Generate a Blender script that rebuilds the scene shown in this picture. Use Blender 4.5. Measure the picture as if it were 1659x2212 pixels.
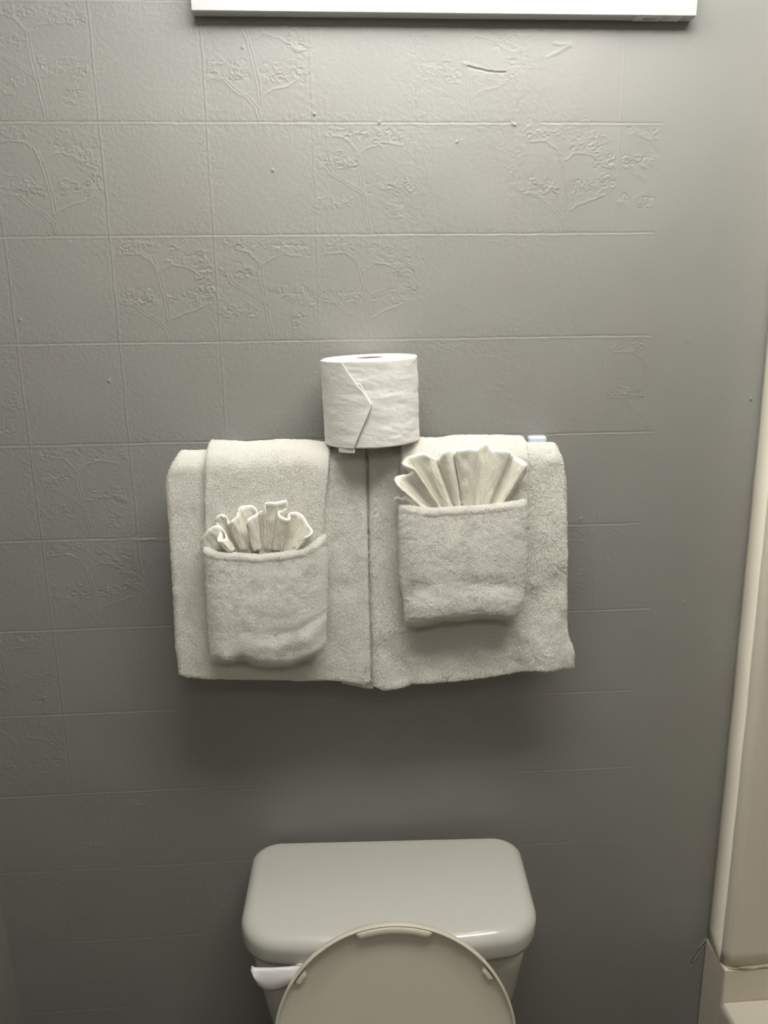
import bpy, math, random
import numpy as np
from mathutils import Matrix, Vector, Quaternion

random.seed(7)
SC = bpy.context.scene
for o in list(bpy.data.objects):
    bpy.data.objects.remove(o)

# ------------------------------------------------------------------ camera
CAM = np.array([0.0, -1.15, 1.575])
PITCH, YAW, ROLL, FPX = .2449, .0623, -.0133, 1661.0
cp, sp, cy_, sy_ = math.cos(PITCH), math.sin(PITCH), math.cos(YAW), math.sin(YAW)
FW = np.array([sy_*cp, cy_*cp, -sp]); RT = np.array([cy_, -sy_, 0.]); UP = np.cross(RT, FW)
RT, UP = math.cos(ROLL)*RT+math.sin(ROLL)*UP, -math.sin(ROLL)*RT+math.cos(ROLL)*UP
cd = bpy.data.cameras.new('camera'); co = bpy.data.objects.new('camera', cd); SC.collection.objects.link(co)
cd.sensor_fit = 'VERTICAL'; cd.sensor_height = 36; cd.sensor_width = 27; cd.lens = 36*FPX/2212; cd.clip_start = .02
M = Matrix.Identity(4)
for i in range(3):
    M[i][0], M[i][1], M[i][2], M[i][3] = RT[i], UP[i], -FW[i], CAM[i]
co.matrix_world = M
SC.camera = co

def at(u, v, y):
    """point of the photograph (u, v) on the upright plane at depth y"""
    d = FW+RT*(u-829.5)/FPX-UP*(v-1106)/FPX
    return CAM+d*((y-CAM[1])/d[1])

# ------------------------------------------------------------------ world, light level
w = bpy.data.worlds.new('world'); SC.world = w; w.use_nodes = True
w.node_tree.nodes['Background'].inputs[0].default_value = (.75, .85, 1, 1)
w.node_tree.nodes['Background'].inputs[1].default_value = .02
LAMP = 15.0          # emission of each frosted shade
FILL = 18.5           # emission of the added fill lights under the ceiling
SC.view_settings.view_transform = 'Standard'; SC.view_settings.look = 'None'
SC.view_settings.gamma = 1; SC.view_settings.use_curve_mapping = False
SC.view_settings.exposure = -0.06

# ------------------------------------------------------------------ materials
def mat(name, col, rough=.5, spec=.5, coat=0, metal=0, sheen=0, emit=None, es=0, sss=0):
    m = bpy.data.materials.new(name); m.use_nodes = True
    b = m.node_tree.nodes['Principled BSDF']
    b.inputs['Base Color'].default_value = (*col, 1); b.inputs['Roughness'].default_value = rough
    b.inputs['Specular IOR Level'].default_value = spec; b.inputs['Metallic'].default_value = metal
    b.inputs['Coat Weight'].default_value = coat; b.inputs['Coat Roughness'].default_value = .06
    b.inputs['Sheen Weight'].default_value = sheen
    if emit:
        b.inputs['Emission Color'].default_value = (*emit, 1); b.inputs['Emission Strength'].default_value = es
    if sss:
        b.inputs['Subsurface Weight'].default_value = sss; b.inputs['Subsurface Scale'].default_value = .004
    return m

def bump(m, scale, strength, dist=.001, detail=3, kind='noise', stretch=(1, 1, 1)):
    nt = m.node_tree; N = nt.nodes; b = N['Principled BSDF']
    tc = N.new('ShaderNodeTexCoord'); mp = N.new('ShaderNodeMapping'); mp.inputs['Scale'].default_value = stretch
    nt.links.new(tc.outputs['Object'], mp.inputs[0])
    if kind == 'noise':
        t = N.new('ShaderNodeTexNoise'); t.inputs['Scale'].default_value = scale; t.inputs['Detail'].default_value = detail
        out = t.outputs[0]
    else:
        t = N.new('ShaderNodeTexVoronoi'); t.inputs['Scale'].default_value = scale; out = t.outputs[0]
    nt.links.new(mp.outputs[0], t.inputs['Vector'])
    bn = N.new('ShaderNodeBump'); bn.inputs['Strength'].default_value = strength; bn.inputs['Distance'].default_value = dist
    nt.links.new(out, bn.inputs['Height'])
    prev = b.inputs['Normal'].links
    if prev: nt.links.new(prev[0].from_socket, bn.inputs['Normal'])
    nt.links.new(bn.outputs[0], b.inputs['Normal'])
    return m

def mottle(m, c1, c2, scale, stretch=(1, 1, 1), detail=3):
    nt = m.node_tree; N = nt.nodes; b = N['Principled BSDF']
    tc = N.new('ShaderNodeTexCoord'); mp = N.new('ShaderNodeMapping'); mp.inputs['Scale'].default_value = stretch
    t = N.new('ShaderNodeTexNoise'); t.inputs['Scale'].default_value = scale; t.inputs['Detail'].default_value = detail
    r = N.new('ShaderNodeValToRGB')
    r.color_ramp.elements[0].position = .38; r.color_ramp.elements[1].position = .62
    r.color_ramp.elements[0].color = (*c1, 1); r.color_ramp.elements[1].color = (*c2, 1)
    nt.links.new(tc.outputs['Object'], mp.inputs[0]); nt.links.new(mp.outputs[0], t.inputs['Vector'])
    nt.links.new(t.outputs[0], r.inputs[0]); nt.links.new(r.outputs[0], b.inputs['Base Color'])
    return m

M_WALL = bump(mottle(mat('wall_paint', (.285, .279, .255), .5, .35), (.286, .276, .262), (.284, .283, .264), 5), 420, .35, .0006, 2)
M_WALL2 = bump(mat('plain_wall_paint', (.285, .279, .255), .5, .35), 420, .3, .0006, 2)
M_CEIL = bump(mat('ceiling_paint', (.86, .87, .88), .8, .3), 60, .3, .002)
M_FLOOR = mottle(mat('floor_vinyl', (.16, .14, .11), .35, .4), (.13, .11, .09), (.19, .165, .13), 9)
def cotton(m, col, k):
    nt = m.node_tree; b = nt.nodes['Principled BSDF']; tr = nt.nodes.new('ShaderNodeBsdfTranslucent'); mx = nt.nodes.new('ShaderNodeMixShader')
    tr.inputs[0].default_value = (*col, 1); mx.inputs[0].default_value = k
    nt.links.new(b.outputs[0], mx.inputs[1]); nt.links.new(tr.outputs[0], mx.inputs[2]); nt.links.new(mx.outputs[0], nt.nodes['Material Output'].inputs[0]); return m
M_TERRY = cotton(mat('terry_cotton', (.95, .935, .89), .9, .15, sheen=.25), (.97, .955, .91), .3)
M_TERRY_BASE = bump(mat('terry_ground_weave', (.80, .775, .70), .95, .1), 700, .6, .002, 2)
M_WASH = bump(cotton(mat('washcloth_cotton', (.95, .93, .84), .9, .12, sheen=.1), (.98, .95, .82), .15), 600, .5, .0015, 2)
M_HEM = bump(mat('washcloth_hem_cotton', (.93, .91, .83), .85, .15), 1500, .4, .0008, 2)
M_PAPER = bump(mat('toilet_paper', (.83, .815, .775), .9, .1), 260, .25, .001, 3)
M_CARD = mat('brown_cardboard', (.17, .09, .055), .9, .1)
M_CERAMIC = mat('white_vitreous_china', (.60, .59, .545), .12, .5, coat=.5)
M_LIDP = mat('cream_plastic', (.66, .62, .52), .28, .4)
M_LEVER = mat('white_plastic', (.70, .68, .67), .3, .4)
M_TUB = mat('cream_fibreglass', (.74, .68, .575), .22, .5)
M_CAULK = mottle(mat('stained_caulk', (.4, .3, .17), .7, .2), (.26, .18, .08), (.6, .54, .43), 25)
M_ENAMEL = mat('white_enamel', (.52, .52, .50), .18, .5)
M_LABEL = mat('grey_sticker', (.62, .63, .62), .5, .3)
M_INK = mat('grey_ink', (.22, .23, .26), .7, .2)
M_CHROME = mat('chrome', (.82, .86, .92), .15, .5, metal=1)
M_CLEAR = mat('pale_blue_plastic', (.62, .69, .80), .2, .5)
M_SHADE = mat('frosted_shade_glass', (.9, .9, .88), .4, .5, emit=(.965, .985, 1), es=LAMP)
M_BULB = mat('lit_bulb', (.9, .9, .9), .4, .5, emit=(.965, .985, 1), es=LAMP*3)
M_BRASS = mat('brushed_nickel', (.6, .58, .54), .3, .5, metal=1)

# ------------------------------------------------------------------ mesh helpers
def link(name, me, m, parent=None):
    o = bpy.data.objects.new(name, me); SC.collection.objects.link(o)
    if m: me.materials.append(m)
    if parent: o.parent = parent
    return o

def mesh_np(name, V, F, m, parent=None, smooth=True):
    """V (n,3), F (k,4) or (k,3)"""
    V = np.asarray(V, np.float32); F = np.asarray(F, np.int32)
    me = bpy.data.meshes.new(name); n = F.shape[1]
    me.vertices.add(len(V)); me.vertices.foreach_set('co', V.ravel())
    me.loops.add(F.size); me.loops.foreach_set('vertex_index', F.ravel())
    me.polygons.add(len(F)); me.polygons.foreach_set('loop_start', np.arange(0, F.size, n, dtype=np.int32))
    me.polygons.foreach_set('use_smooth', np.full(len(F), smooth))
    me.update(calc_edges=True); me.validate()
    return link(name, me, m, parent)

def mesh_py(name, V, F, m, parent=None, smooth=True):
    me = bpy.data.meshes.new(name); me.from_pydata([tuple(map(float, v)) for v in V], [], F)
    me.polygons.foreach_set('use_smooth', [smooth]*len(me.polygons)); me.update()
    return link(name, me, m, parent)

def tag(o, label, cat, group=None):
    o['label'] = label; o['category'] = cat
    if group: o['group'] = group
    return o

def empty(name, loc, label, cat, group=None):
    o = bpy.data.objects.new(name, None); SC.collection.objects.link(o); o.location = loc; o.empty_display_size = .05
    bpy.context.view_layer.update()
    return tag(o, label, cat, group)

def local(V, root):
    return np.asarray(V, float)-np.array(root.location)

def struct(o):
    o['kind'] = 'structure'; return o

def box(name, a, b, m, parent=None, bev=0, seg=3):
    import bmesh
    bm = bmesh.new(); bmesh.ops.create_cube(bm, size=1)
    a, b = np.minimum(a, b), np.maximum(a, b)
    for v in bm.verts:
        v.co = Vector([(a[i]+b[i])/2+v.co[i]*(b[i]-a[i]) for i in range(3)])
    if bev: bmesh.ops.bevel(bm, geom=bm.edges[:], offset=bev, segments=seg, affect='EDGES', profile=.5)
    me = bpy.data.meshes.new(name); bm.to_mesh(me); bm.free()
    if bev: me.polygons.foreach_set('use_smooth', [True]*len(me.polygons))
    o = link(name, me, m, parent)
    if bev:
        md = o.modifiers.new('wn', 'WEIGHTED_NORMAL'); md.keep_sharp = True
    return o

def loft(rings, cap0=True, cap1=True):
    """rings: list of (n,3) arrays -> verts, faces (python)"""
    n = len(rings[0]); V = np.concatenate(rings); F = []
    for k in range(len(rings)-1):
        for i in range(n):
            j = (i+1) % n
            F.append([k*n+i, k*n+j, (k+1)*n+j, (k+1)*n+i])
    if cap0: F.append(list(range(n))[::-1])
    if cap1: F.append([(len(rings)-1)*n+i for i in range(n)])
    return V, F

def tube(path, r, seg=8):
    P = np.asarray(path, float); T = np.gradient(P, axis=0); T /= np.linalg.norm(T, axis=1)[:, None]+1e-12
    up = np.array([0.13, .31, .94]); rings = []
    for p, t in zip(P, T):
        a = np.cross(t, up); a /= np.linalg.norm(a); b = np.cross(t, a)
        th = np.linspace(0, 2*math.pi, seg, endpoint=False)
        rings.append(p+r*(np.cos(th)[:, None]*a+np.sin(th)[:, None]*b))
    return loft(rings)

def lathe(prof, c, axis='z', seg=48):
    rings = []
    th = np.linspace(0, 2*math.pi, seg, endpoint=False)
    for r, h in prof:
        if axis == 'z': rings.append(np.stack([c[0]+r*np.cos(th), c[1]+r*np.sin(th), np.full(seg, c[2]+h)], 1))
        elif axis == 'y': rings.append(np.stack([c[0]+r*np.cos(th), np.full(seg, c[1]+h), c[2]+r*np.sin(th)], 1))
        else: rings.append(np.stack([np.full(seg, c[0]+h), c[1]+r*np.cos(th), c[2]+r*np.sin(th)], 1))
    return rings

def vn(x, y, seed=0):
    """2-D value noise in numpy, -1..1"""
    x = np.asarray(x, float); y = np.asarray(y, float)
    xi = np.floor(x).astype(np.int64); yi = np.floor(y).astype(np.int64); fx = x-xi; fy = y-yi
    fx = fx*fx*(3-2*fx); fy = fy*fy*(3-2*fy)
    def h(a, b):
        n = (a*374761393+b*668265263+seed*974634777) & 0xffffffff
        n = ((n ^ (n >> 13))*1274126177) & 0xffffffff
        return ((n ^ (n >> 16)) & 0xffff)/32767.5-1
    return (h(xi, yi)*(1-fx)+h(xi+1, yi)*fx)*(1-fy)+(h(xi, yi+1)*(1-fx)+h(xi+1, yi+1)*fx)*fy

def fbm(x, y, seed=0, o=3):
    s = 0; a = 1; t = 0
    for k in range(o):
        s = s+a*vn(x*2**k, y*2**k, seed+k*7); t += a; a *= .5
    return s/t

# ------------------------------------------------------------------ back wall with its painted-over embossed tile wallpaper
TW, TH, TX, TZ = .1242*1.15, .1261*1.15, -.3889*1.15, .2283*1.15+1.575
S0 = .001
xs = np.concatenate([[-.70], np.arange(-.615, .68, S0), np.linspace(.70, 1.50, 12)])
zs = np.concatenate([[0, .15, .28], np.arange(.345, 2.02, S0), [2.1, 2.25, 2.36]])
x0i = 1; nx = len(xs); nz = len(zs)
X, Z = np.meshgrid(xs, zs)
H = np.zeros_like(X)
DX0, DZ0 = xs[1], zs[3]
NXD = len(np.arange(-.615, .68, S0)); NZD = len(np.arange(.345, 2.02, S0))
Hd = np.zeros((NZD, NXD)); Xd = X[3:3+NZD, 1:1+NXD]; Zd = Z[3:3+NZD, 1:1+NXD]

def stroke(pts, wd, amp, closed=False):
    """raise (amp>0) or sink a soft line along pts, coordinates in metres on the wall"""
    pts = np.asarray(pts, float)
    for a, b in zip(pts[:-1], pts[1:]):
        R = wd*3
        i0 = max(int((min(a[0], b[0])-R-DX0)/S0), 0); i1 = min(int((max(a[0], b[0])+R-DX0)/S0)+2, NXD)
        j0 = max(int((min(a[1], b[1])-R-DZ0)/S0), 0); j1 = min(int((max(a[1], b[1])+R-DZ0)/S0)+2, NZD)
        if i0 >= i1 or j0 >= j1: continue
        gx = Xd[j0:j1, i0:i1]-a[0]; gz = Zd[j0:j1, i0:i1]-a[1]
        d = b-a; L = max(d@d, 1e-12); t = np.clip((gx*d[0]+gz*d[1])/L, 0, 1)
        q = (gx-t*d[0])**2+(gz-t*d[1])**2
        v = amp*np.exp(-q/(2*(wd*.5)**2))
        blk = Hd[j0:j1, i0:i1]
        Hd[j0:j1, i0:i1] = np.where(np.abs(v) > np.abs(blk), v, blk)

rw = random.Random(3)
def wob(pts, n=8, a=.0006, seed=0):
    pts = np.asarray(pts, float); out = []
    for p, q in zip(pts[:-1], pts[1:]):
        for k in range(n): out.append(p+(q-p)*k/n)
    out.append(pts[-1]); out = np.array(out)
    out[:, 0] += a*vn(np.arange(len(out))*.5, np.full(len(out), seed+.3), 5); out[:, 1] += a*vn(np.arange(len(out))*.5, np.full(len(out), seed+9.3), 8)
    return out

G = -.00047     # depth of the joints
row_end = {0: 1430, 1: 1412, 2: 1402, 3: 1408, 4: 1374, 5: 1390, 6: 1345, 7: 1352, 8: 1330, 9: 480, 10: 350}
for r in range(-1, 11):
    z = TZ-r*TH; xe = at(row_end.get(r, 1430), 265+240*r, 0)[0]
    segs = [(-.62, xe)]
    if r == 0: segs = [(-.62, at(1108, 265, 0)[0]), (at(1172, 265, 0)[0], xe)]
    for a, b in segs:
        amp = G*(1 if r < 6 else .8 if r < 8 else .45)
        n = max(int((b-a)/.012), 2)
        p = np.stack([np.linspace(a, b, n), np.full(n, z)], 1); p[:, 1] += .0007*fbm(p[:, 0]*40, p[:, 1]*0+r, 3)
        if r == 6: p = p[(p[:, 0] < -.13) | (p[:, 0] > .18)]
        stroke(p, .0016, amp)
        p2 = p.copy(); p2[:, 1] -= .0022; stroke(p2, .0018, -amp*.55)
colamp = {-1: 1, 0: .9, 1: 1, 2: .95, 3: .55, 4: .2, 5: .5, 6: .55}
for c in range(-1, 7):
    x = TX+c*TW; lo = {-1: 1.0, 0: .85, 1: 1.2, 2: 1.3, 3: 1.45, 4: 1.5, 5: 1.36, 6: .95}[c]
    n = int((2.02-lo)/.012); p = np.stack([np.full(n, x), np.linspace(2.02, lo, n)], 1); p[:, 0] += .0008*fbm(p[:, 1]*35, p[:, 1]*0+c, 11)
    stroke(p, .0017, -G*.85*colamp[c]); p2 = p.copy(); p2[:, 0] -= .0024; stroke(p2, .0016, G*.5*colamp[c])

TREE_A = dict(dbl=[[(.37, .2), (.43, .38), (.46, .53), (.49, .71), (.5, .84)], [(.06, .63), (.17, .64), (.28, .74), (.39, .8), (.47, .89), (.49, .98)]],
              sgl=[[(.51, .80), (.65, .72), (.78, .69), (.88, .64)], [(.08, .17), (.27, .16), (.38, .24), (.43, .35)], [(.46, .34), (.57, .26), (.72, .29), (.85, .38), (.93, .4)]],
              fol=[(.22, .10, .17, .05), (.73, .17, .2, .09), (.86, .33, .1, .07), (.2, .55, .16, .07), (.33, .60, .08, .04), (.72, .58, .2, .07), (.9, .52, .07, .06)])
TREE_B = dict(dbl=[[(.42, .26), (.43, .42), (.46, .63), (.48, .78), (.51, .96)], [(.1, .38), (.15, .45), (.3, .53), (.44, .62), (.48, .7)]],
              sgl=[[(.43, .29), (.54, .21), (.67, .18), (.85, .2)], [(.2, .12), (.33, .15), (.42, .26)]],
              fol=[(.3, .09, .22, .04), (.78, .12, .18, .06), (.18, .33, .14, .06), (.32, .35, .08, .04), (.72, .53, .2, .08), (.88, .6, .08, .05), (.2, .70, .18, .05), (.78, .78, .08, .08)])
def tree(T, c, r, k=1.0, seed=0, clip=None):
    rr = random.Random(seed+50)
    ox = TX+c*TW; oz = TZ-r*TH
    def W(p): return (ox+p[0]*TW, oz-p[1]*TH)
    A = .00065*k
    def ok(p): return clip is None or (clip[0] <= p[0] <= clip[1])
    for L in T['dbl']:
        P = [W(p) for p in L if ok(p)]
        if len(P) < 2: continue
        P = wob(P, 6, .0009, seed); Q = P.copy(); Q[:, 0] += .0035; Q[:, 1] += .001; Rm = (P+Q)/2
        stroke(P, .0014, A*.8); stroke(Q, .0014, A*.7); stroke(Rm, .0012, -A*.5)
    for L in T['sgl']:
        P = [W(p) for p in L if ok(p)]
        if len(P) < 2: continue
        stroke(wob(P, 6, .0016, seed+2), .0016, A*.9)
    for (fx, fz, rx, rz) in T['fol']:
        n = int(380*(rx+.05)*(rz+.05))+9
        for _ in range(n):
            px, pz = fx+rr.uniform(-rx, rx), fz+rr.uniform(-rz, rz)
            if not ok((px, pz)): continue
            cx, cz = W((px, pz)); rad = rr.uniform(.0022, .0048); a0 = rr.uniform(0, 6.28); sw = rr.uniform(1.6, 4.4)
            t = np.linspace(a0, a0+sw, 7)
            stroke(np.stack([cx+rad*np.cos(t)*1.2, cz+rad*.85*np.sin(t)], 1), .0014, A*rr.uniform(.6, 1.05)*rr.choice([1, 1, -1]))
sd = 0
for T, c, r, k, cl in [(TREE_B, 0, -1, 1, None), (TREE_B, -1, -1, 1, None), (TREE_A, 2, -1, 1, None), (TREE_A, 4, -1, .55, None), (TREE_A, 0, 0, 1, None), (TREE_B, 3, 0, .9, None), (TREE_A, 5, 0, 1, None),
                       (TREE_B, 6, 0, 1, (0, .42)), (TREE_A, 1, 1, 1, None), (TREE_B, 2, 1, 1, None), (TREE_A, 3, 1, .9, None), (TREE_B, -1, 2, .9, None), (TREE_B, 4, 2, .35, None),
                       (TREE_A, 6, 2, .8, (0, .5)), (TREE_B, 0, 3, .95, None), (TREE_A, 0, 4, .9, None), (TREE_B, 5, 4, .7, (.5, 1)), (TREE_B, 6, 4, .6, (0, .3)), (TREE_B, -1, 5, .8, None), (TREE_A, -1, 6, .8, None),
                       (TREE_A, 5, 6, .35, (.7, 1)), (TREE_B, 0, 7, .55, None), (TREE_A, 1, 8, .4, None), (TREE_B, -1, 8, .3, None)]:
    sd += 1; tree(T, c, r, k*.85, sd, cl)
# stippled relief of the paper, strongest beside the tile edges, none on the plain right end
ux = (Xd-TX)/TW; uz = (TZ-Zd)/TH
edge = np.minimum(np.abs(ux-np.round(ux)), np.abs(uz-np.round(uz)))
stip = fbm(Xd*330, Zd*330, 21, 2)
mask = np.clip((.40-Xd)/.03, 0, 1)*(.45+.55*np.exp(-(edge/.12)**2))*np.clip((Zd-.75)/.5, .35, 1)
Hd += stip*.00030*mask+fbm(Xd*160, Zd*260, 33, 2)*.00008+fbm(Xd*9, Zd*9, 5, 2)*.0011
# torn, filled paper scars
def scar(pts, amp, wd=.003): stroke(wob([at(u, v, 0)[[0, 2]] for u, v in pts], 5, .0012, 9), wd, amp)
scar([(282, 1162), (310, 1152), (335, 1156), (372, 1158)], -.0007); scar([(290, 1168), (330, 1166), (372, 1168)], .0005, .002)
scar([(1105, 268), (1112, 270)], .0016, .002); scar([(1010, 145), (1050, 153), (1092, 157)], -.001, .002); scar([(1000, 138), (1050, 150), (1092, 154)], .0006, .003)
scar([(1195, 95), (1230, 97)], .0008, .003); scar([(1180, 125), (1232, 98)], .0007, .004)
scar([(1495, 2078), (1505, 2065), (1512, 2045), (1524, 2030)], .0018, .004); scar([(1490, 2085), (1500, 2068), (1510, 2050), (1526, 2034)], -.0018, .002)
for (u, v) in [(678, 246), (523, 102), (1621, 861), (234, 822), (95, 1538), (818, 264), (986, 306), (230, 1276), (588, 367), (42, 690), (1475, 1300), (1254, 1120), (1485, 735), (500, 1000), (1340, 1240)]:
    scar([(u, v), (u+1, v+2)], .0014, .0016)
H[3:3+NZD, 1:1+NXD] = Hd
V = np.stack([X, -H, Z], -1).reshape(-1, 3)
i, j = np.meshgrid(np.arange(nx-1), np.arange(nz-1))
q = (j*nx+i).ravel(); F = np.stack([q, q+1, q+nx+1, q+nx], 1)
wb = struct(mesh_np('wall_back', V, F, M_WALL))
del V, F, H, Hd, X, Z, Xd, Zd, ux, uz, edge, stip, mask

# ------------------------------------------------------------------ rest of the room
FRONT = -2.3; RIGHT = 1.42
n = 40; zz = np.linspace(0, 2.36, n)
xl = np.interp(zz, [0, .36, .60, 1.0, 2.36], [-.583, -.586, -.591, -.60, -.612])+.0012*vn(zz*25, zz*0, 4)
V = np.array([(x, y, z) for z, x in zip(zz, xl) for y in (.001, -.6, FRONT)]); F = [[k*3+i, k*3+i+1, (k+1)*3+i+1, (k+1)*3+i] for k in range(n-1) for i in (0, 1)]
struct(mesh_py('wall_left', V, F, M_WALL2))
struct(box('floor', (-.7, .02, -.05), (1.5, FRONT, 0), M_FLOOR))
struct(box('ceiling', (-.7, .02, 2.36), (1.5, FRONT, 2.5), M_CEIL))
struct(box('wall_front', (-.7, FRONT, 0), (1.5, FRONT-.05, 2.36), mat('tan_wall_paint', (.17, .15, .12), .6, .3)))
struct(box('wall_right', (1.45, .02, 0), (1.5, FRONT, 2.36), M_WALL2))

# two unseen fill lights added at the ceiling to lift towels and lower wall
for (lx, ly, k_, lb) in ((.22, -.62, 1.0, 'long rectangular fill light added above the toilet and tub'), (.10, -1.8, .25, 'long rectangular fill light added at the back of the room')):
    cl = empty('added_fill_light', (lx, ly, 2.36), lb, 'light', 'added fill lights')
    box('fill_panel', (-.45, -.14, -.05), (.45, .14, -.012), mat('fill_light_glow', (.9, .9, .9), .5, .3, emit=(1, .975, .885), es=FILL*k_), cl, .012, 3)
    box('base', (-.46, -.15, -.014), (.46, .15, -.001), M_ENAMEL, cl, .003, 2)

# ------------------------------------------------------------------ bathtub and its surround on the right
XT = .660; LIP = 1.575-1.1185; DECK = 1.575-1.187; YS = -.0735
tub = empty('bathtub', (XT+.38, -.8, 0), 'cream bathtub with raised ledge at lower right', 'bathtub')
def rrect(x0, x1, y0, y1, r, z, n=6):
    out = []
    for cx, cyy, a in ((x1-r, y1-r, 0), (x0+r, y1-r, 90), (x0+r, y0+r, 180), (x1-r, y0+r, 270)):
        for k in range(n+1):
            t = math.radians(a+90*k/n); out.append((cx+r*math.cos(t), cyy+r*math.sin(t), z))
    return np.array(out)
Y1 = -1.6; X1 = 1.448
R_ = [rrect(XT-.004, X1, Y1, YS+.0, .002, 0), rrect(XT-.004, X1, Y1, YS, .002, DECK-.012), rrect(XT, X1-.001, Y1+.002, YS-.001, .003, DECK-.002), rrect(XT+.004, X1-.004, Y1+.006, YS-.002, .004, DECK),
      rrect(XT+.075, X1-.06, Y1+.10, YS-.12, .12, DECK), rrect(XT+.085, X1-.07, Y1+.11, YS-.13, .12, DECK-.008), rrect(XT+.13, X1-.11, Y1+.2, YS-.2, .12, .1), rrect(XT+.2, X1-.18, Y1+.3, YS-.3, .1, .07)]
V, F = loft(R_); mesh_py('basin', local(V, tub), F, M_TUB, tub).modifiers.new('b', 'WEIGHTED_NORMAL')
o = box('ledge', local((XT-.002, -.001, 0), tub), local((X1, YS, LIP), tub), M_TUB, tub, .004, 4)
# surround: rounded nose turning from the narrow side strip to the end panel
sr = empty('shower_surround', (XT, 0, LIP), 'tall cream shower surround panel beside the grey wall', 'surround')
prof = []
prof.append((XT+.001, -.0005)); prof.append((XT-.001, -.012))
cxr, cyr, rr_ = XT+.014, YS+.020, .016
prof.append((XT-.002, cyr))
for k in range(0, 10):
    t = math.radians(180+90*k/9); prof.append((cxr+rr_*math.cos(t), cyr+rr_*math.sin(t)))
prof += [(XT+.05, YS+.0045), (XT+.12, YS+.010), (X1, YS+.012), (X1, -.0005)]
prof = np.array(prof); rings = []
for k, z in enumerate(np.linspace(LIP+.0015, 2.2, 60)):
    p = np.zeros((len(prof), 3)); f = np.interp(z, [.45, .9, 1.5, 2.2], [0, -.0015, -.007, -.012])
    dpt = np.interp(z, [.45, 1.2, 2.2], [1, .93, .9])
    p[:, 0] = prof[:, 0]+f+.0006*vn(np.array([z*22]), np.array([.5]), 2); p[:, 1] = prof[:, 1]*dpt; p[:, 2] = z; p[-2:, 0] = X1; rings.append(p)
V, F = loft(rings); mesh_py('panel', local(V, sr), F, M_TUB, sr)
pts = [(XT+.0, -.004, LIP+.001), (XT-.001, YS+.02, LIP+.001), (XT+.008, YS+.003, LIP+.001), (XT+.03, YS-.0005, LIP+.001), (XT+.3, YS+.006, LIP+.001), (X1-.01, YS+.008, LIP+.001)]
P = np.array([np.array([np.interp(t, range(len(pts)), [p[k] for p in pts]) for k in range(3)]) for t in np.linspace(0, len(pts)-1, 60)])
P[:, 2] += .0006*vn(np.arange(60)*.8, np.zeros(60), 3); V, F = tube(P, .0018, 6)
o = mesh_py('caulk_bead', local(V, sr), F, M_CAULK, sr); o['label'] = 'brown stained caulk line'

# ------------------------------------------------------------------ vanity light bar
fx = empty('vanity_light_bar', (.164, 0, 1.965), 'white metal light bar on the wall above the towels', 'light fixture')
FB = 1.575+.3890
a, b = at(412, 5, -.021), at(1506, 21, -.021)
box('backplate', local((a[0], -.0005, FB), fx), local((b[0], -.021, FB+.115), fx), M_ENAMEL, fx, .0012, 2)
box('warning_label', local((b[0]-.081, -.0008, FB-.0003), fx), local((b[0]-.018, -.0195, FB+.0001), fx), M_LABEL, fx)
def text(s, size, x, y, parent, bold=0, italic=0):
    c = bpy.data.curves.new('t', 'FONT'); c.body = s; c.size = size; c.extrude = .00008; c.offset = bold; c.shear = italic
    t = bpy.data.objects.new('t', c); SC.collection.objects.link(t); bpy.context.view_layer.update()
    me = bpy.data.meshes.new_from_object(t.evaluated_get(bpy.context.evaluated_depsgraph_get())); bpy.data.objects.remove(t)
    me.transform(Matrix(((1, 0, 0, 0), (0, -1, 0, 0), (0, 0, -1, 0), (0, 0, 0, 1))))
    me.transform(Matrix.Translation(Vector(local((x, y, FB-.0005), fx))))
    return link('label_lettering', me, M_INK, parent)
lab = [c for c in SC.objects if c.name == 'warning_label'][0]
text('MAX', .0085, b[0]-.070, -.0075, lab, .0001, .25)
text('TYPE A', .0045, b[0]-.046, -.0125, lab)
text('60 W', .0045, b[0]-.046, -.0050, lab)
for k, bx in enumerate((-.12, .07, .26, .45)):
    V, F = loft(lathe([(.018, 0), (.018, -.012), (.009, -.016), (.009, -.092)], (bx, -.021, FB+.095), 'y', 24)); mesh_py('lamp_arm', local(V, fx), F, M_ENAMEL, fx)
    cz = FB+.072; cy0 = -.150
    rings = lathe([(.002, 0), (.026, .0005), (.031, .004), (.036, .03), (.041, .065), (.0425, .085), (.0405, .085), (.039, .065), (.034, .03), (.029, .006), (.002, .004)], (bx, cy0, cz), 'z', 32)
    V, F = loft(rings, True, True); mesh_py('lamp_shade', local(V, fx), F, M_SHADE, fx)
    V, F = loft(lathe([(.012, .055), (.020, .066), (.029, .080), (.031, .095), (.028, .108), (.018, .119), (.002, .123)], (bx, cy0, cz), 'z', 24)); mesh_py('bulb', local(V, fx), F, M_BULB, fx)

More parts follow.
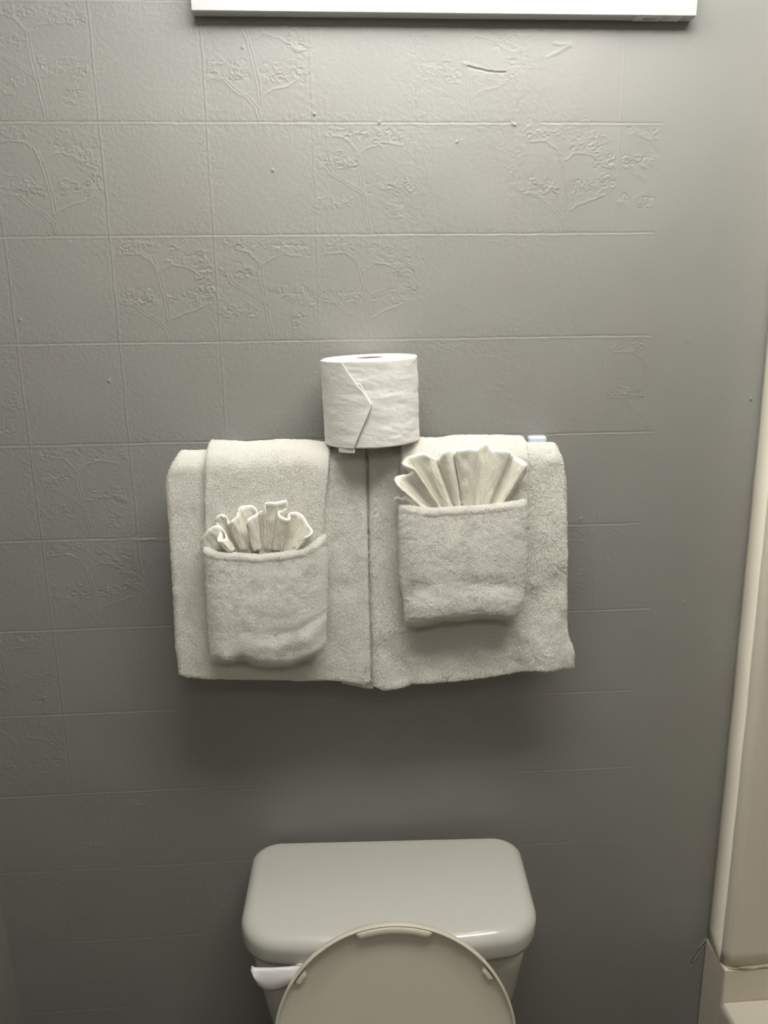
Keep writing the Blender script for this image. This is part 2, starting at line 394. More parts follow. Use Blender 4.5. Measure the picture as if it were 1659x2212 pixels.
# ------------------------------------------------------------------ towels
BARY = -.070; BARZ = 1.575-.1985
def slab(C, h, eu=None, ev=None):
    """C (ns,nu,3) centre surface, half thickness h (scalar or array); returns closed solid, rounded at all edges"""
    ns, nu, _ = C.shape
    dS = np.gradient(C, axis=0); dU = np.gradient(C, axis=1); N = np.cross(dU, dS); N /= np.linalg.norm(N, axis=2)[..., None]+1e-12
    if eu is None: eu = np.ones(nu)
    if ev is None: ev = np.ones(ns)
    E = (h*np.ones((ns, nu))*eu[None, :]*ev[:, None])[..., None]
    A = (C+N*E).reshape(-1, 3); B = (C-N*E).reshape(-1, 3)
    idx = np.arange(ns*nu).reshape(ns, nu); bidx = idx+ns*nu
    bidx[0, :] = idx[0, :]; bidx[-1, :] = idx[-1, :]; bidx[:, 0] = idx[:, 0]; bidx[:, -1] = idx[:, -1]
    q = lambda I: np.stack([I[:-1, :-1], I[:-1, 1:], I[1:, 1:], I[1:, :-1]], -1).reshape(-1, 4)
    F = np.concatenate([q(idx), q(bidx)[:, ::-1]])
    V = np.concatenate([A, B]); used = np.unique(F); re = np.zeros(len(V), np.int64); re[used] = np.arange(len(used))
    return V[used], re[F]

def ends(n, hw, total):
    """parameters 0..1 dense near both ends plus the rounding factor of a soft edge of half width hw"""
    e = hw/total
    k = 7; a = e*(1-np.cos(np.linspace(0, math.pi/2, k)))
    u = np.concatenate([a[:-1], np.linspace(e, 1-e, n), (1-a[:-1])[::-1]])
    d = np.minimum(u, 1-u); f = np.sqrt(np.clip(1-(1-np.clip(d/e, 0, 1))**2, 0, 1))
    return u, f

def fuzz(V, F, count, length, width, seed, flow=(0, 0, -1), lie=.8, jit=.55, rows=0):
    """short curved terry loops standing on the surface, as narrow ribbons"""
    rg = np.random.default_rng(seed)
    a, b, c, d = (V[F[:, k]] for k in range(4))
    n = np.cross(c-a, d-b); ar = np.linalg.norm(n, axis=1)+1e-15; n = n/ar[:, None]
    wgt = ar*np.where((n[:, 1] < .25) | (n[:, 2] > .2) | (np.abs(n[:, 0]) > .6), 1, .04)
    wgt *= np.where((n[:, 1] > .5), .2, 1)
    f = rg.choice(len(F), count, p=wgt/wgt.sum())
    s, t = rg.random((2, count, 1))
    P = (a[f]*(1-s)+b[f]*s)*(1-t)+(d[f]*(1-s)+c[f]*s)*t
    if rows:
        P[:, 2] += 0
    N = n[f]
    X_, Z_ = P[:, 0], P[:, 2]
    sw = fbm(X_*28, Z_*28, seed+1, 2)*1.2+fbm(X_*110, Z_*110, seed+2, 1)*1.0
    fl = np.array(flow, float)+rg.normal(0, jit, (count, 3))
    cs, sn = np.cos(sw), np.sin(sw)
    fl = np.stack([fl[:, 0]*cs-fl[:, 2]*sn, fl[:, 1], fl[:, 0]*sn+fl[:, 2]*cs], 1)
    fl -= (fl*N).sum(1)[:, None]*N; fl /= np.linalg.norm(fl, axis=1)[:, None]+1e-9
    L = (length*(.6+.8*rg.random((count, 1))))
    clump = (.75+.35*fbm(X_*260, Z_*260, seed+5, 1))[:, None]
    up = N*(1.0*clump)
    p0 = P-N*width*.6
    p1 = P+L*(.55*up+.5*lie*fl)
    p2 = P+L*(.50*up+1.15*lie*fl)
    sd_ = np.cross(fl, N); tw = rg.normal(0, .5, (count, 1)); sd_ = sd_+N*tw; sd_ /= np.linalg.norm(sd_, axis=1)[:, None]+1e-9
    W = width*(.7+.6*rg.random((count, 1)))/2
    VV = np.stack([p0-sd_*W, p0+sd_*W, p1-sd_*W, p1+sd_*W, p2-sd_*W*.4, p2+sd_*W*.4], 1).reshape(-1, 3)
    k = np.arange(count)[:, None]*6
    FF = np.concatenate([k+np.array([[0, 1, 3, 2]]), k+np.array([[2, 3, 5, 4]])])
    return VV, FF

def cloth_obj(name, V, F, root, count, length=.0034, width=.0007, seed=0, parent=None, **kw):
    par = parent or root
    VV, FF = fuzz(V, F, count, length, width, seed, **kw)
    Va = np.concatenate([V, VV]); Fa = np.concatenate([F, FF+len(V)])
    o = mesh_np(name, local(Va, root), Fa, M_TERRY_BASE if False else M_TERRY, par)
    return o

def curve_fn(pts, y):
    """pixel outline -> x as a function of z at depth y"""
    P = np.array([at(u, v, y) for u, v in pts]); o_ = np.argsort(P[:, 2]); P = P[o_]
    zq = np.arange(P[0, 2]-.03, P[-1, 2]+.03, .001); xq = np.interp(zq, P[:, 2], P[:, 0])
    k = np.hanning(15); k /= k.sum(); xq = np.convolve(np.pad(xq, 7, 'edge'), k, 'valid')
    return lambda z: np.interp(z, zq, xq)
def edge_fn(pts, y):
    P = np.array([at(u, v, y) for u, v in pts]); o_ = np.argsort(P[:, 0]); P = P[o_]
    return lambda x: np.interp(x, P[:, 0], P[:, 2])

def drape(Lp, Rp, Bp, rad, h, ztop, wav, seed, zback, tops=None, shoulder=0, amp=.0022, nu=110, ufl=None):
    """towel folded over the bar: front hangs to outline Bp, back hangs to zback"""
    yF = BARY-rad; yB = BARY+rad
    L = curve_fn(Lp, yF-h); R = curve_fn(Rp, yF-h); B = edge_fn(Bp, yF-h)
    u, eu = ends(nu, h*1.0, .27)
    xm = L(1.25)+(R(1.25)-L(1.25))*u
    zb = B(xm)+h*.2
    nf, na, nb = 130, 18, 40
    rows = []
    s_tot = []
    tp = (np.interp(u, *tops) if tops else 0)+wav*fbm(u*5, u*0+seed, seed+3, 2)
    zt = BARZ+ztop+tp
    for k in range(nf):
        t = k/(nf-1); t = t if k else 0
        z = zb+(zt-zb)*t
        y = np.full_like(u, yF)
        rows.append(np.stack([L(z)+(R(z)-L(z))*u, y, z], 1))
    for k in range(1, na):
        a = math.pi*k/na
        z = zt+rad*math.sin(a)
        rows.append(np.stack([L(z)+(R(z)-L(z))*u, np.full_like(u, BARY-rad*math.cos(a)), z], 1))
    for k in range(nb):
        t = k/(nb-1); z = zt+(zback-zt)*t
        ins = .004
        rows.append(np.stack([L(z)+ins+(R(z)-L(z)-2*ins)*u, np.full_like(u, yB), z], 1))
    C = np.array(rows)
    ns = len(C)
    # gentle sag and swelling
    fr = np.clip(1-np.arange(ns)/nf, 0, 1)[:, None]
    bulge = amp*fbm(C[..., 0]*16, C[..., 2]*11, seed, 3)*(.35+fr)+amp*.8*fbm(C[..., 0]*45, C[..., 2]*30, seed+9, 2)*(.3+.7*fr)
    C[..., 1] -= np.where(C[..., 1] < BARY, bulge, -bulge*.5)
    C[..., 1] -= np.where(C[..., 1] < BARY-.3*rad, .010*fr**1.5*shoulder, 0)
    sl = np.concatenate([[0], np.cumsum(np.linalg.norm(np.diff(C[:, nu//2], axis=0), axis=1))])
    ev = np.sqrt(np.clip(1-(1-np.clip(np.minimum(sl, sl[-1]-sl)/h, 0, 1))**2, 0, 1))
    return slab(C, h, eu, ev)

# --- towel bar
tb = empty('towel_bar', (.07, 0, BARZ), 'slim chrome towel bar hidden under the white towels', 'towel bar')
th_ = np.linspace(-.155, .306, 8)
V, F = tube(np.stack([th_, np.full(8, BARY), np.full(8, BARZ)], 1), .0085, 20); mesh_py('rod', local(V, tb), F, M_CHROME, tb)
xb = .305
for x in (-.150, xb):
    bzc = BARZ-.0105
    br = box('bracket', local((x-.0145, -.0005, bzc-.030), tb), local((x+.0145, -.018, bzc+.036), tb), M_CLEAR, tb, .005, 3)
    box('post', local((x-.009, -.016, BARZ-.0115), tb), local((x+.009, -.0765, BARZ+.0105), tb), M_CLEAR, tb, .004, 3)
    br['label'] = 'pale blue plastic wall bracket'

# --- bath towels
bl_L = [(386, 1500), (385, 1455), (378, 1400), (375, 1330), (370, 1230), (365, 1150), (358, 1060), (358, 1035), (366, 1012), (380, 990), (393, 972), (408, 958), (428, 949), (460, 944), (466, 930)]
bl_R = [(800, 1500), (800, 1470), (799, 1380), (796, 1250), (793, 1100), (790, 970), (786, 940)]
bl_B = [(380, 1452), (388, 1462), (410, 1468), (600, 1475), (700, 1476), (755, 1479), (785, 1484), (797, 1480), (805, 1470)]
V, F = drape(bl_L, bl_R, bl_B, .0185, .0068, 0.0, .002, 3, 1.13, shoulder=0, amp=.003)
t1 = empty('bath_towel', (-.06, BARY, BARZ-.30), 'white bath towel with rounded left shoulder, on left half of bar', 'towel', None)
cloth_obj('towel_body', V, F, t1, 240000, .0020, .00045, 11, lie=.9)
# the inner fold that shows past its right edge
u, eu = ends(30, .004, .1); v_ = np.linspace(0, 1, 90)
Lq = curve_fn([(740, 1500), (740, 1200), (740, 960)], -.083); Rq = curve_fn([(800, 1500), (819, 1445), (820, 1430), (812, 1380), (806, 1310), (800, 1230), (797, 1100), (793, 960)], -.083)
zz = np.array([at(800, 1488, -.083)[2]*(1-t)+(BARZ+.010)*t for t in v_])
C = np.stack([np.stack([Lq(z)+(Rq(z)-Lq(z))*u, np.full_like(u, -.0835)+.001*fbm(u*4, u*0+z*20, 4, 2), np.full_like(u, z)+(1-u)*.012], 1) for z in zz])
ev = np.sqrt(np.clip(1-(1-np.clip(np.minimum(v_, 1-v_)*.3/.004, 0, 1))**2, 0, 1))
V, F = slab(C, .0038, eu, ev); cloth_obj('inner_fold', V, F, t1, 42000, .0020, .00045, 12)

br_L = [(820, 1510), (806, 1490), (806, 1400), (802, 1300), (799, 1200), (797, 1000), (795, 960), (800, 940)]
br_R = [(1243, 1470), (1241, 1436), (1240, 1405), (1228, 1375), (1225, 1320), (1226, 1250), (1225, 1120), (1224, 1040), (1218, 1000), (1208, 968), (1190, 951), (1160, 945), (1150, 935)]
br_B = [(800, 1480), (812, 1488), (826, 1493), (860, 1489), (885, 1481), (1000, 1474), (1060, 1464), (1110, 1455), (1160, 1452), (1215, 1445), (1238, 1441), (1245, 1438)]
V, F = drape(br_L, br_R, br_B, .0182, .0070, -.001, .002, 17, 1.12, amp=.0045)
t2 = empty('bath_towel', (.19, BARY, BARZ-.30), 'fluffier white bath towel with slanting hem, on right half of bar', 'towel', None)
cloth_obj('towel_body', V, F, t2, 220000, .0031, .0005, 23, lie=.85, jit=.6)

# --- hand towels with folded-up pockets
def pocket(Lp, Rp, Tp, Bp, yc, h, bulge, seed, creases, sag):
    L = curve_fn(Lp, yc); R = curve_fn(Rp, yc); T = edge_fn(Tp, yc); B = edge_fn(Bp, yc)
    u, eu = ends(90, h, .17); nv = 110; v, ev = ends(nv, h, .17)
    xm = L(1.2)+(R(1.2)-L(1.2))*u; zt = T(xm); zb = B(xm)
    C = np.zeros((len(v), len(u), 3))
    for k, t in enumerate(v):
        z = zb+(zt-zb)*t
        x = L(z)+(R(z)-L(z))*u
        d = np.minimum(u, 1-u)
        prof_u = 1-(1-np.clip(d/.16, 0, 1))**2.4
        prof_v = 1-(1-np.clip(t/.13, 0, 1))**2.4
        y = yc+.011*(1-prof_u*prof_v)-bulge*np.sin(math.pi*np.clip(u, 0, 1))**.8*np.sin(math.pi*min(t*.8+.1, 1))
        y = y-.0018*fbm(x*22, z*26, seed, 3)
        for (cu, cv, su, sv, am, sk) in creases:
            q_ = ((t-cv-sk*(u-cu))/sv)
            y = y-am*np.exp(-((u-cu)/su)**2)*np.exp(-q_**2)
        lip = math.exp(-((1-t)/.035)**2); y = y-.0035*lip*np.sin(math.pi*u)**.35
        C[k] = np.stack([x, y, z], 1)
    return slab(C, h, eu, ev)

hl_L = [(462, 1440), (458, 1400), (444, 1200), (442, 1100), (442, 1000), (445, 965), (451, 945), (462, 934), (475, 925)]
hl_R = [(680, 1440), (690, 1380), (694, 1180), (702, 1080), (710, 1010), (713, 968), (706, 952), (688, 940), (680, 925)]
hl_B = [(440, 1412), (500, 1410), (600, 1414), (700, 1400)]
V, F = drape(hl_L, hl_R, hl_B, .0305, .0048, 0.001, .001, 31, 1.25, tops=([0, .08, .3, .55, .8, 1], [.002, .0015, -.0015, .001, .000, -.005]), amp=.0012, nu=80)
h1 = empty('hand_towel', (-.10, BARY-.03, BARZ-.2), 'white hand towel with lower pocket, over left bath towel', 'towel', None)
cloth_obj('towel_body', V, F, h1, 135000, .0017, .0005, 41, lie=.8, jit=.45)
V, F = pocket([(458, 1445), (455, 1425), (450, 1350), (446, 1270), (441, 1200), (440, 1175)], [(660, 1445), (692, 1418), (702, 1395), (700, 1370), (704, 1290), (705, 1200), (703, 1165), (700, 1155)],
              [(438, 1184), (446, 1187), (470, 1192), (520, 1195), (560, 1198), (610, 1192), (650, 1186), (675, 1174), (695, 1160), (708, 1156)], [(440, 1425), (456, 1433), (490, 1434), (530, 1426), (560, 1437), (600, 1440), (650, 1436), (690, 1420), (708, 1400)],
              -.124, .0060, .004, 51, [(.72, .22, .3, .06, .0020, .08), (.75, .33, .35, .05, -.0015, .12), (.15, .30, .12, .2, .0010, 0), (.35, .05, .12, .08, -.002, 0)], 0)
cloth_obj('pocket', V, F, h1, 140000, .0020, .00045, 52, lie=.85)

hr_L = [(886, 1350), (880, 1300), (868, 1100), (866, 1000), (870, 975), (874, 945), (880, 925)]
hr_R = [(1100, 1350), (1118, 1290), (1134, 1200), (1138, 1080), (1142, 1000), (1145, 965), (1140, 950), (1128, 940), (1120, 925)]
hr_B = [(870, 1325), (1000, 1320), (1140, 1312)]
V, F = drape(hr_L, hr_R, hr_B, .0300, .0048, 0.001, .001, 37, 1.25, tops=([0, .1, .3, .45, .6, .8, 1], [-.001, .0, -.0018, .0012, .0012, -.0005, -.002]), amp=.0012, nu=80)
h2 = empty('hand_towel', (.18, BARY-.03, BARZ-.17), 'white hand towel with higher pocket, over right bath towel', 'towel', None)
cloth_obj('towel_body', V, F, h2, 100000, .0022, .0005, 61, lie=.8)
V, F = pocket([(878, 1360), (878, 1345), (876, 1300), (868, 1265), (866, 1200), (864, 1150), (866, 1090)], [(1110, 1360), (1116, 1338), (1128, 1300), (1134, 1260), (1138, 1200), (1138, 1080)],
              [(862, 1092), (880, 1092), (930, 1098), (960, 1096), (1040, 1092), (1100, 1084), (1130, 1082), (1142, 1084)], [(868, 1350), (880, 1355), (925, 1350), (960, 1341), (1000, 1340), (1040, 1335), (1080, 1336), (1112, 1342), (1130, 1330)],
              -.124, .0060, .004, 63, [(.5, .18, .6, .11, .0025, -.05), (.78, .31, .28, .07, -.002, -.15), (.2, .33, .3, .08, -.0015, .12), (.1, .13, .1, .12, .0018, 0)], 0)
cloth_obj('pocket', V, F, h2, 130000, .0024, .00045, 64, lie=.85)

# --- washcloth fans
def catmull(P, n):
    P = np.asarray(P, float); Q = np.vstack([2*P[0]-P[1], P, 2*P[-1]-P[-2]]); out = []
    for k in range(1, len(Q)-2):
        for t in np.linspace(0, 1, n, endpoint=False):
            a, b, c, d = Q[k-1], Q[k], Q[k+1], Q[k+2]
            out.append(.5*((2*b)+(c-a)*t+(2*a-5*b+4*c-d)*t*t+(3*b-a-3*c+d)*t**3))
    out.append(P[-1]); return np.array(out)
def fan(name, rim, conv, ybase, label, seed, root_at, basev):
    """rim: (u, v, forward mm). Pleated cloth ruled from its rim into the pocket"""
    P3 = []
    for (u, v, fwd) in rim: P3.append(at(u, v, ybase-fwd*.00135+.003))
    R = catmull(P3, 9)
    cv = at(conv[0], conv[1], ybase)
    nr = 46; rows = []
    for k in range(nr):
        t = k/(nr-1)                 # 0 rim .. 1 base
        s = 1-t*.86
        p = cv+(R-cv)*s
        yr = R[:, 1]-ybase
        p[:, 1] = ybase+yr*(1-t)**.55*(1-.25*t)
        zoff = .0006*fbm(np.arange(len(R))*.25, np.full(len(R), t*9), seed, 2); p[:, 1] += zoff*2
        rows.append(p)
    C = np.array(rows[::-1])
    # keep the part inside the pocket tucked behind the pocket front
    for r_ in C:
        m_ = r_[:, 2] < basev; r_[m_, 1] = np.clip(r_[m_, 1], ybase-.004, ybase+.003)
    root = empty(name, tuple(root_at), label, 'washcloth')
    ns, nu = C.shape[:2]
    sl = np.linspace(0, 1, ns); ev = np.ones(ns); ev[0] = 0; ev[-1] = 0
    eu = np.ones(nu); eu[0] = 0; eu[-1] = 0
    V, F = slab(C, .0009, eu, ev)
    VV, FF = fuzz(V, F, 60000, .0008, .0004, seed, lie=.9, jit=.6)
    mesh_np('cloth', local(np.concatenate([V, VV]), root), np.concatenate([F, FF+len(V)]), M_WASH, root)
    Hm = C[-5:].copy(); Hm[-1] += (C[-1]-C[-2])*.25; e_ = np.array([.0, .75, 1, 1, 0])
    V, F = slab(Hm, .0013, eu, e_); mesh_np('hem', local(V, root), F, M_HEM, root)
    return root

rimR = [(850, 1079, 6), (858, 1073, 9), (869, 1076, 11), (874, 1062, 14), (862, 1052, 15), (853, 1040, 13), (856, 1030, 10), (872, 1026, 8), (884, 1024, 12), (895, 1013, 17), (886, 1008, 15), (873, 1004, 9), (869, 1000, 5), (876, 990, 2),
        (893, 983, 4), (915, 979, 9), (928, 983, 8), (941, 988, 3), (947, 990, 6), (955, 980, 12), (966, 970, 13), (976, 970, 6), (982, 976, 2), (982, 977, 8), (990, 971, 14), (1010, 968, 15), (1027, 969, 13), (1030, 972, 5), (1036, 961, 2),
        (1048, 957, 5), (1058, 962, 5), (1066, 970, 8), (1080, 971, 12), (1100, 974, 13), (1103, 979, 7), (1110, 985, 3), (1124, 992, 7), (1136, 1001, 11), (1139, 1012, 9), (1136, 1022, 5)]
fan('washcloth', rimR, (1015, 1190), -.1115, 'white washcloth pleated into a wide fan, in the right-hand pocket', 71, (.17, -.112, 1.29), 1.575-.262)
rimL = [(433, 1172, 4), (438, 1160, 6), (452, 1143, 8), (468, 1135, 7), (474, 1142, 6), (473, 1155, 10), (470, 1167, 16), (478, 1166, 17), (487, 1163, 13), (482, 1145, 8), (468, 1130, 4), (465, 1121, 3), (474, 1112, 4), (486, 1113, 5), (490, 1122, 7), (492, 1130, 10),
        (500, 1125, 12), (511, 1114, 10), (514, 1103, 6), (520, 1095, 4), (534, 1092, 3), (546, 1093, 4), (555, 1101, 7), (554, 1110, 11), (543, 1117, 16), (534, 1123, 18), (534, 1134, 15), (545, 1140, 9), (558, 1122, 5), (560, 1106, 6), (571, 1101, 10),
        (573, 1096, 12), (572, 1087, 10), (583, 1084, 12), (597, 1085, 13), (612, 1081, 9), (619, 1082, 5), (622, 1092, 4), (612, 1100, 7), (602, 1105, 12), (606, 1114, 17), (618, 1120, 18), (627, 1119, 16), (624, 1110, 10), (630, 1107, 6), (643, 1107, 4),
        (656, 1116, 5), (666, 1133, 8), (676, 1148, 11), (668, 1156, 17), (658, 1159, 18)]
fan('washcloth', rimL, (572, 1290), -.1115, 'white washcloth in loose curled folds, in the left-hand pocket', 81, (-.08, -.112, 1.21), 1.575-.306)

# ------------------------------------------------------------------ toilet roll standing on the towels
RR = .0662; RC = np.array([.0532, BARY+.0005, 1.575-.1650]); RH = .1155
roll = empty('toilet_roll', tuple(RC), 'white toilet paper roll with folded tip, standing on the towels', 'toilet roll')
roll.rotation_euler = (math.radians(1.2), math.radians(-1.7), 0)
na, nzv = 180, 90
a_ = np.linspace(0, 2*math.pi, na, endpoint=False)
def rad_at(a, z):
    return RR+.0010*fbm(np.cos(a)*2.2+np.sin(a)*1.1+3, z*90+0*a, 6, 3)+.0003*fbm(np.cos(a)*14+np.sin(a)*9, z*260+0*a, 9, 2)-.0003
rings = []
for r, h in [(.0195, RH-.0005), (.0205, RH), (RR-.004, RH+.0003), (RR-.0015, RH)]:
    rings.append(np.stack([r*np.cos(a_), r*np.sin(a_), np.full(na, h)], 1))
for z in np.linspace(RH-.0012, .0012, nzv):
    r = rad_at(a_, z); rings.append(np.stack([r*np.cos(a_), r*np.sin(a_), np.full(na, z)], 1))
for r, h in [(RR-.0015, 0), (.0205, 0), (.0195, .0005), (.0195, RH-.0005)]:
    rings.append(np.stack([r*np.cos(a_), r*np.sin(a_), np.full(na, h)], 1))
V, F = loft(rings, False, False); mesh_py('paper', V, F, M_PAPER, roll)
rings = [np.stack([r*np.cos(a_), r*np.sin(a_), np.full(na, h)], 1) for r, h in [(.0194, RH-.001), (.0194, .001), (.0184, .001), (.0184, RH-.001), (.0194, RH-.001)]]
V, F = loft(rings, False, False); mesh_py('cardboard_tube', V, F, M_CARD, roll)
# the folded last sheet: edge angle as a function of height (measured from the viewer's direction)
bpy.context.view_layer.update()
MI = np.array(roll.matrix_basis.inverted())
def on_roll(u, v):
    """ray through (u,v) meets the roll: angle, height in roll's frame"""
    d = FW+RT*(u-829.5)/FPX-UP*(v-1106)/FPX
    o3 = MI[:3, :3]@CAM+MI[:3, 3]; d3 = MI[:3, :3]@d
    A = d3[0]**2+d3[1]**2; B = 2*(o3[0]*d3[0]+o3[1]*d3[1]); Cc = o3[0]**2+o3[1]**2-RR**2
    disc = max(B*B-4*A*Cc, 0); t = (-B-math.sqrt(disc))/(2*A); p = o3+d3*t
    return math.atan2(p[1], p[0]), p[2]
E1 = [on_roll(u, v) for u, v in ((740, 781), (756, 806), (775, 833), (792, 853), (803, 874), (802, 882), (790, 912), (776, 945), (765, 974))]
zs_ = np.array([e[1] for e in E1]); as_ = np.array([e[0] for e in E1]); o_ = np.argsort(zs_); zs_, as_ = zs_[o_], as_[o_]
def sheet(name, zlo, zhi, afn0, afn1, off, thick, seed, nz_=70, nu_=40, lift=.0012):
    z = np.linspace(zlo, zhi, nz_); C = np.zeros((nz_, nu_, 3))
    for k, zz_ in enumerate(z):
        a0, a1 = afn0(zz_), afn1(zz_); t = np.linspace(0, 1, nu_); a = a0+(a1-a0)*t
        r = RR+off+lift*np.clip((t-.6)/.4, 0, 1)**2+.0006*fbm(t*5, t*0+zz_*110, seed, 3)+.0004*(1-np.clip(t/.1, 0, 1))*-1.5
        C[k] = np.stack([r*np.cos(a), r*np.sin(a), np.full(nu_, zz_)], 1)
    ev = np.ones(nz_); ev[0] = ev[-1] = 0; eu = np.ones(nu_); eu[0] = eu[-1] = 0
    V, F = slab(C, thick, eu, ev); return mesh_np(name, V, F, M_PAPER, roll)
aL = -math.pi*1.02
s1 = sheet('folded_sheet', .0, RH-.0005, lambda z: aL, lambda z: float(np.interp(z, zs_, as_)), .0014, .0003, 3, nz_=110, nu_=60)
b0, b1 = on_roll(731, 960), on_roll(765, 972)
sheet('sheet_tab', -.0068, .012, lambda z: b0[0], lambda z: b1[0]+.02, .0008, .0003, 5, 14, 14, 0)
E2 = [on_roll(u, v) for u, v in ((771, 828), (777, 826), (790, 850), (804, 874))]
z2 = np.array([e[1] for e in E2])[::-1]; a2 = np.array([e[0] for e in E2])[::-1]
sheet('tucked_corner', float(z2[0]), float(z2[-1]), lambda z: float(np.interp(z, zs_, as_))-.12, lambda z: float(np.interp(z, z2, a2))+.006, .0003, .0003, 7, 24, 14, .0006)

# ------------------------------------------------------------------ toilet
TROT = math.radians(-2.6)
TC = np.array([.0675, -.020, 0])
toilet = empty('toilet', tuple(TC), 'white ceramic toilet with its lid raised, against the grey wall', 'toilet')
toilet.rotation_euler = (0, 0, TROT)
def tank_ring(hw, dep, z, bow=.022, fl=.010, r=.03, sh=0, n=12, rb=None):
    """plan outline of the tank: flat back, sides flaring to a bowed front; y=0 back, -dep front"""
    rb = r if rb is None else rb
    pts = []
    # anticlockwise from front-left
    hb = hw-fl
    for k in range(n+1):      # front-left corner
        t = math.radians(180+90*k/n); pts.append((-hw+r+r*math.cos(t), -dep+r+r*math.sin(t)+0))
    m_ = 14
    for k in range(1, m_): pts.append((-hw+r+(2*hw-2*r)*k/m_, -dep))
    for k in range(n+1):
        t = math.radians(270+90*k/n); pts.append((hw-r+r*math.cos(t), -dep+r+r*math.sin(t)))
    for k in range(n+1):
        t = math.radians(0+90*k/n); pts.append((hb-rb+rb*math.cos(t), -rb+rb*math.sin(t)))
    for k in range(1, m_): pts.append((hb-rb-(2*hb-2*rb)*k/m_, 0))
    for k in range(n+1):
        t = math.radians(90+90*k/n); pts.append((-hb+rb+rb*math.cos(t), -rb+rb*math.sin(t)))
    P = np.array(pts, float)
    f = np.clip(-P[:, 1]/dep, 0, 1); P[:, 1] -= bow*f*(1-(P[:, 0]/hw)**2)
    P[:, 1] += sh
    return np.column_stack([P, np.full(len(P), z)])
ZT = 1.575-.853
HW, DP = .2225, .206
rings = [tank_ring(HW-.020, DP-.030, ZT-.047, r=.04, sh=-.010), tank_ring(HW-.007, DP-.010, ZT-.047, r=.05, sh=-.003), tank_ring(HW-.002, DP-.002, ZT-.044, r=.052, sh=-.001), tank_ring(HW, DP, ZT-.038, r=.055, rb=.032, fl=-.002), tank_ring(HW, DP, ZT-.022, r=.055, rb=.032, fl=-.002)]
for k in range(1, 8):
    t = k/7*math.pi/2; ins = .020*(1-math.cos(t)); rings.append(tank_ring(HW-ins, DP-1.3*ins, ZT-.022+.020*math.sin(t), r=.055-.3*ins, sh=-ins*.3, bow=.022, rb=.032, fl=-.002))
for s in (.9, .75, .5, .25, .02):
    R0 = rings[11].copy(); c = R0.mean(0); R0[:, :2] = c[:2]+(R0[:, :2]-c[:2])*s; R0[:, 2] = ZT-.002+.0025*(1-s**2); rings.append(R0)
V, F = loft(rings); mesh_py('tank_lid', V, F, M_CERAMIC, toilet)
rings = [tank_ring(HW-.060, DP-.050, .385, r=.05, sh=-.012, fl=.012), tank_ring(HW-.050, DP-.042, .40, r=.05, sh=-.010, fl=.012), tank_ring(HW-.016, DP-.022, ZT-.10, r=.05, sh=-.009, fl=.01), tank_ring(HW-.012, DP-.020, ZT-.046, r=.05, sh=-.008, fl=.01)]
V, F = loft(rings); mesh_py('tank', V, F, M_CERAMIC, toilet)
# bowl (below the picture) so that the tank and lid stand on something real
def oval(hw, yf, yb, z, n=64, egg=.0):
    t = np.linspace(0, 2*math.pi, n, endpoint=False); cyy = (yf+yb)/2; hl = (yb-yf)/2
    return np.stack([hw*np.cos(t)*(1-egg*np.clip(-np.sin(t), 0, 1)), cyy+hl*np.sin(t), np.full(n, z)], 1)
rings = [oval(.115, -.58, -.08, 0), oval(.11, -.57, -.09, .03), oval(.10, -.52, -.12, .12), oval(.13, -.58, -.14, .22), oval(.17, -.66, -.17, .33), oval(.182, -.685, -.19, .375), oval(.184, -.688, -.19, .392), oval(.175, -.68, -.20, .397), oval(.13, -.63, -.26, .397), oval(.12, -.61, -.27, .37), oval(.09, -.56, -.32, .28), oval(.05, -.5, -.38, .22)]
V, F = loft(rings); mesh_py('bowl', V, F, M_CERAMIC, toilet)
b_ = box('bowl_shelf', (-.14, -.045, .33), (.14, -.30, .3945), M_CERAMIC, toilet, .02, 4)
rings = [oval(.183, -.690, -.275, .398), oval(.187, -.694, -.272, .405), oval(.184, -.69, -.275, .414), oval(.172, -.678, -.285, .418), oval(.125, -.625, -.33, .418), oval(.118, -.617, -.34, .412), oval(.118, -.617, -.34, .398)]
rings.append(rings[0]); V, F = loft(rings, False, False); mesh_py('seat', V, F, M_LIDP, toilet)
# raised lid, leaning back on the tank
cR, sR = math.cos(-TROT), math.sin(-TROT)
def to_t(p):
    q = np.asarray(p, float)-TC; return np.array([q[0]*cR-q[1]*sR, q[0]*sR+q[1]*cR, q[2]])
Ytop = -.272
Tp = to_t(at(851, 1991, Ytop)); Hn = np.array([Tp[0]-.002, -.325, .425])
ax_v = Tp-Hn; LL = np.linalg.norm(ax_v); ax_v /= LL; ax_u = np.array([1., 0, 0]); ax_u -= ax_u@ax_v*ax_v; ax_u /= np.linalg.norm(ax_u); ax_n = np.cross(ax_u, ax_v)  # facing the viewer
if ax_n[1] > 0: ax_n = -ax_n
RL = .1665
def lid_outline(ins, n=96):
    """round front up, narrowing towards the hinge"""
    out = []
    for k in range(n):
        t = 2*math.pi*k/n
        x = math.sin(t); y = math.cos(t)
        if y >= 0: P = (x*(RL-ins), LL-RL+y*(RL-ins))
        else:
            e = (LL-RL-ins)
            P = ((abs(x)**.72)*math.copysign(1, x)*(RL-ins), LL-RL+y*e)
        out.append(P)
    return np.array(out)
def lidp(xy, d): return Hn+xy[:, :1]*ax_u+xy[:, 1:]*ax_v+d*ax_n
tt = np.linspace(0, 2*math.pi, 96, endpoint=False)
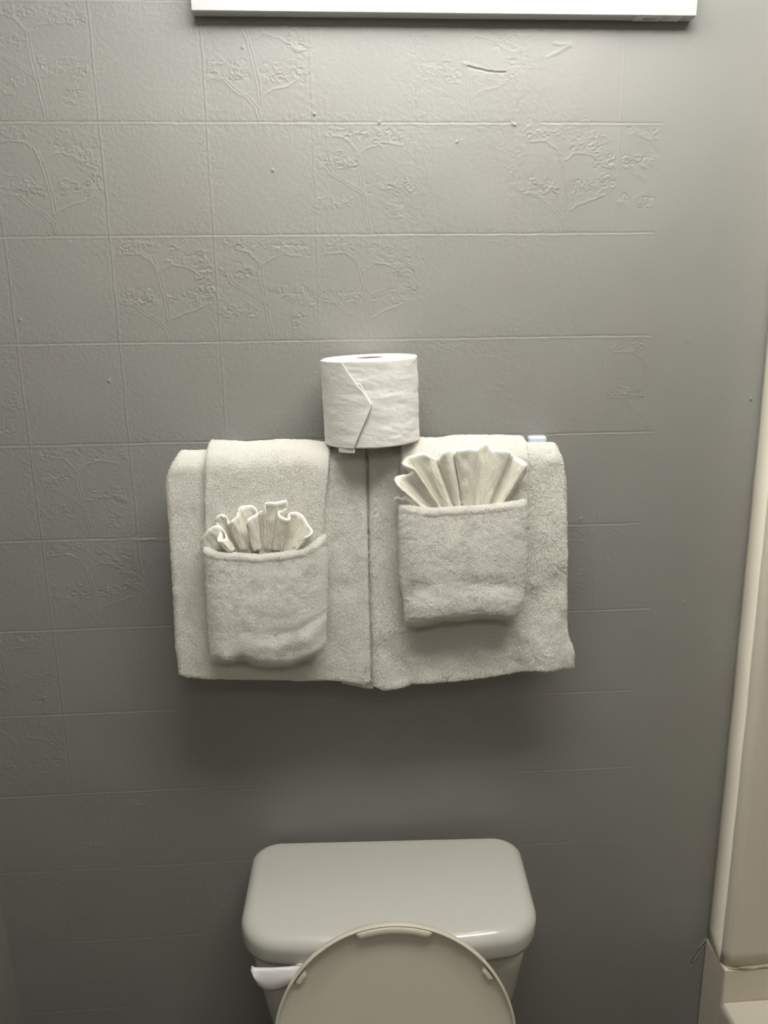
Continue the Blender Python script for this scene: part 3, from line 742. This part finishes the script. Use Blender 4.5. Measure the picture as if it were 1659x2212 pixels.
rings = [lidp(lid_outline(.05), -.010), lidp(lid_outline(.012), -.010), lidp(lid_outline(.004), -.0075), lidp(lid_outline(.001), -.003), lidp(lid_outline(0), .002), lidp(lid_outline(.0003), .0060), lidp(lid_outline(.0012), .0074), lidp(lid_outline(.0026), .0074), lidp(lid_outline(.0038), .006), lidp(lid_outline(.0048), .0015), lidp(lid_outline(.007), -.0004), lidp(lid_outline(.05), -.0012), lidp(lid_outline(.12), -.0012)]
V, F = loft(rings); lid = mesh_py('toilet_lid', V, F, M_LIDP, toilet); lid['label'] = 'cream plastic lid, underside showing'
# thickened grip at the top of the rim
def lidpoint(u, v, d):
    """photo point on the lid plane lifted by d"""
    c0 = Hn+d*ax_n; Rw = lambda q: np.array([q[0]*cR+q[1]*sR, -q[0]*sR+q[1]*cR, q[2]])
    nw = Rw(ax_n); cw = Rw(c0)+TC
    dd = FW+RT*(u-829.5)/FPX-UP*(v-1106)/FPX; t = ((cw-CAM)@nw)/(dd@nw); return to_t(CAM+dd*t)
def grip(a0, a1, r0, r1, d, name, m, inset=0, n=26, hgt=.0075, ramp=.12):
    sec = []
    for k in range(n):
        f = k/(n-1); a = a0+(a1-a0)*f; s = min(1, min(f, 1-f)/ramp); s = s*s*(3-2*s)
        rr0 = RL-(r0); rr1 = RL-(r0+(r1-r0)*max(s, .05)); dz = d+hgt*s
        ring = []
        for (r, h) in ((rr0, d-.003), (rr0, dz-.0008), (rr0-.0008, dz), (rr1+.0008, dz), (rr1, dz-.0008), (rr1-.0006, d-.003)):
            xy = np.array([[r*math.sin(a), LL-RL+r*math.cos(a)]]); ring.append(lidp(xy, h)[0])
        sec.append(np.array(ring))
    V, F = loft(sec); return mesh_py(name, V, F, m, lid)
grip(-.36, .36, .0035, .0125, .0, 'finger_grip', M_LIDP, hgt=.0085, ramp=.07)
for s in (-1, 1):
    grip(s*.945-.10, s*.945+.10, .006, .0135, -.001, 'bumper', M_LIDP, hgt=.006, ramp=.3)
# flush lever
lv = []
pL = [(543, 2089, 2091, .0), (549, 2092, 2112, 0), (560, 2093, 2128, 0), (575, 2093, 2137, 0), (590, 2093, 2138, 0), (608, 2092, 2134, 0), (630, 2090, 2124, 0), (655, 2088, 2112, 0)]
sec = []
for k, (u, v0, v1, _) in enumerate(pL):
    yw = -.252-.003*math.sin(k/7*math.pi)
    T_ = to_t(at(u, v0, yw)); B_ = to_t(at(u, v1, yw-.004)); ring = []
    for f in np.linspace(0, 1, 8): ring.append(T_+(B_-T_)*f+np.array([0, -.004*math.sin(f*math.pi)-.0025*f, 0]))
    for f in np.linspace(1, 0, 8): ring.append(T_+(B_-T_)*f+np.array([0, .003-.002*math.sin(f*math.pi), 0]))
    sec.append(np.array(ring))
V, F = loft(sec); mesh_py('flush_lever', V, F, M_LEVER, toilet)
c = to_t(at(650, 2100, -.24)); V, F = loft(lathe([(.010, .03), (.010, -.010), (.008, -.012)], (c[0], c[1], c[2]), 'y', 20)); mesh_py('lever_hub', V, F, M_LEVER, toilet)
for s in (-1, 1):
    V, F = loft(lathe([(.010, -.03), (.012, -.026), (.012, .026), (.010, .03)], (s*.075, -.325, .425), 'x', 20)); mesh_py('hinge', V, F, M_LIDP, toilet)
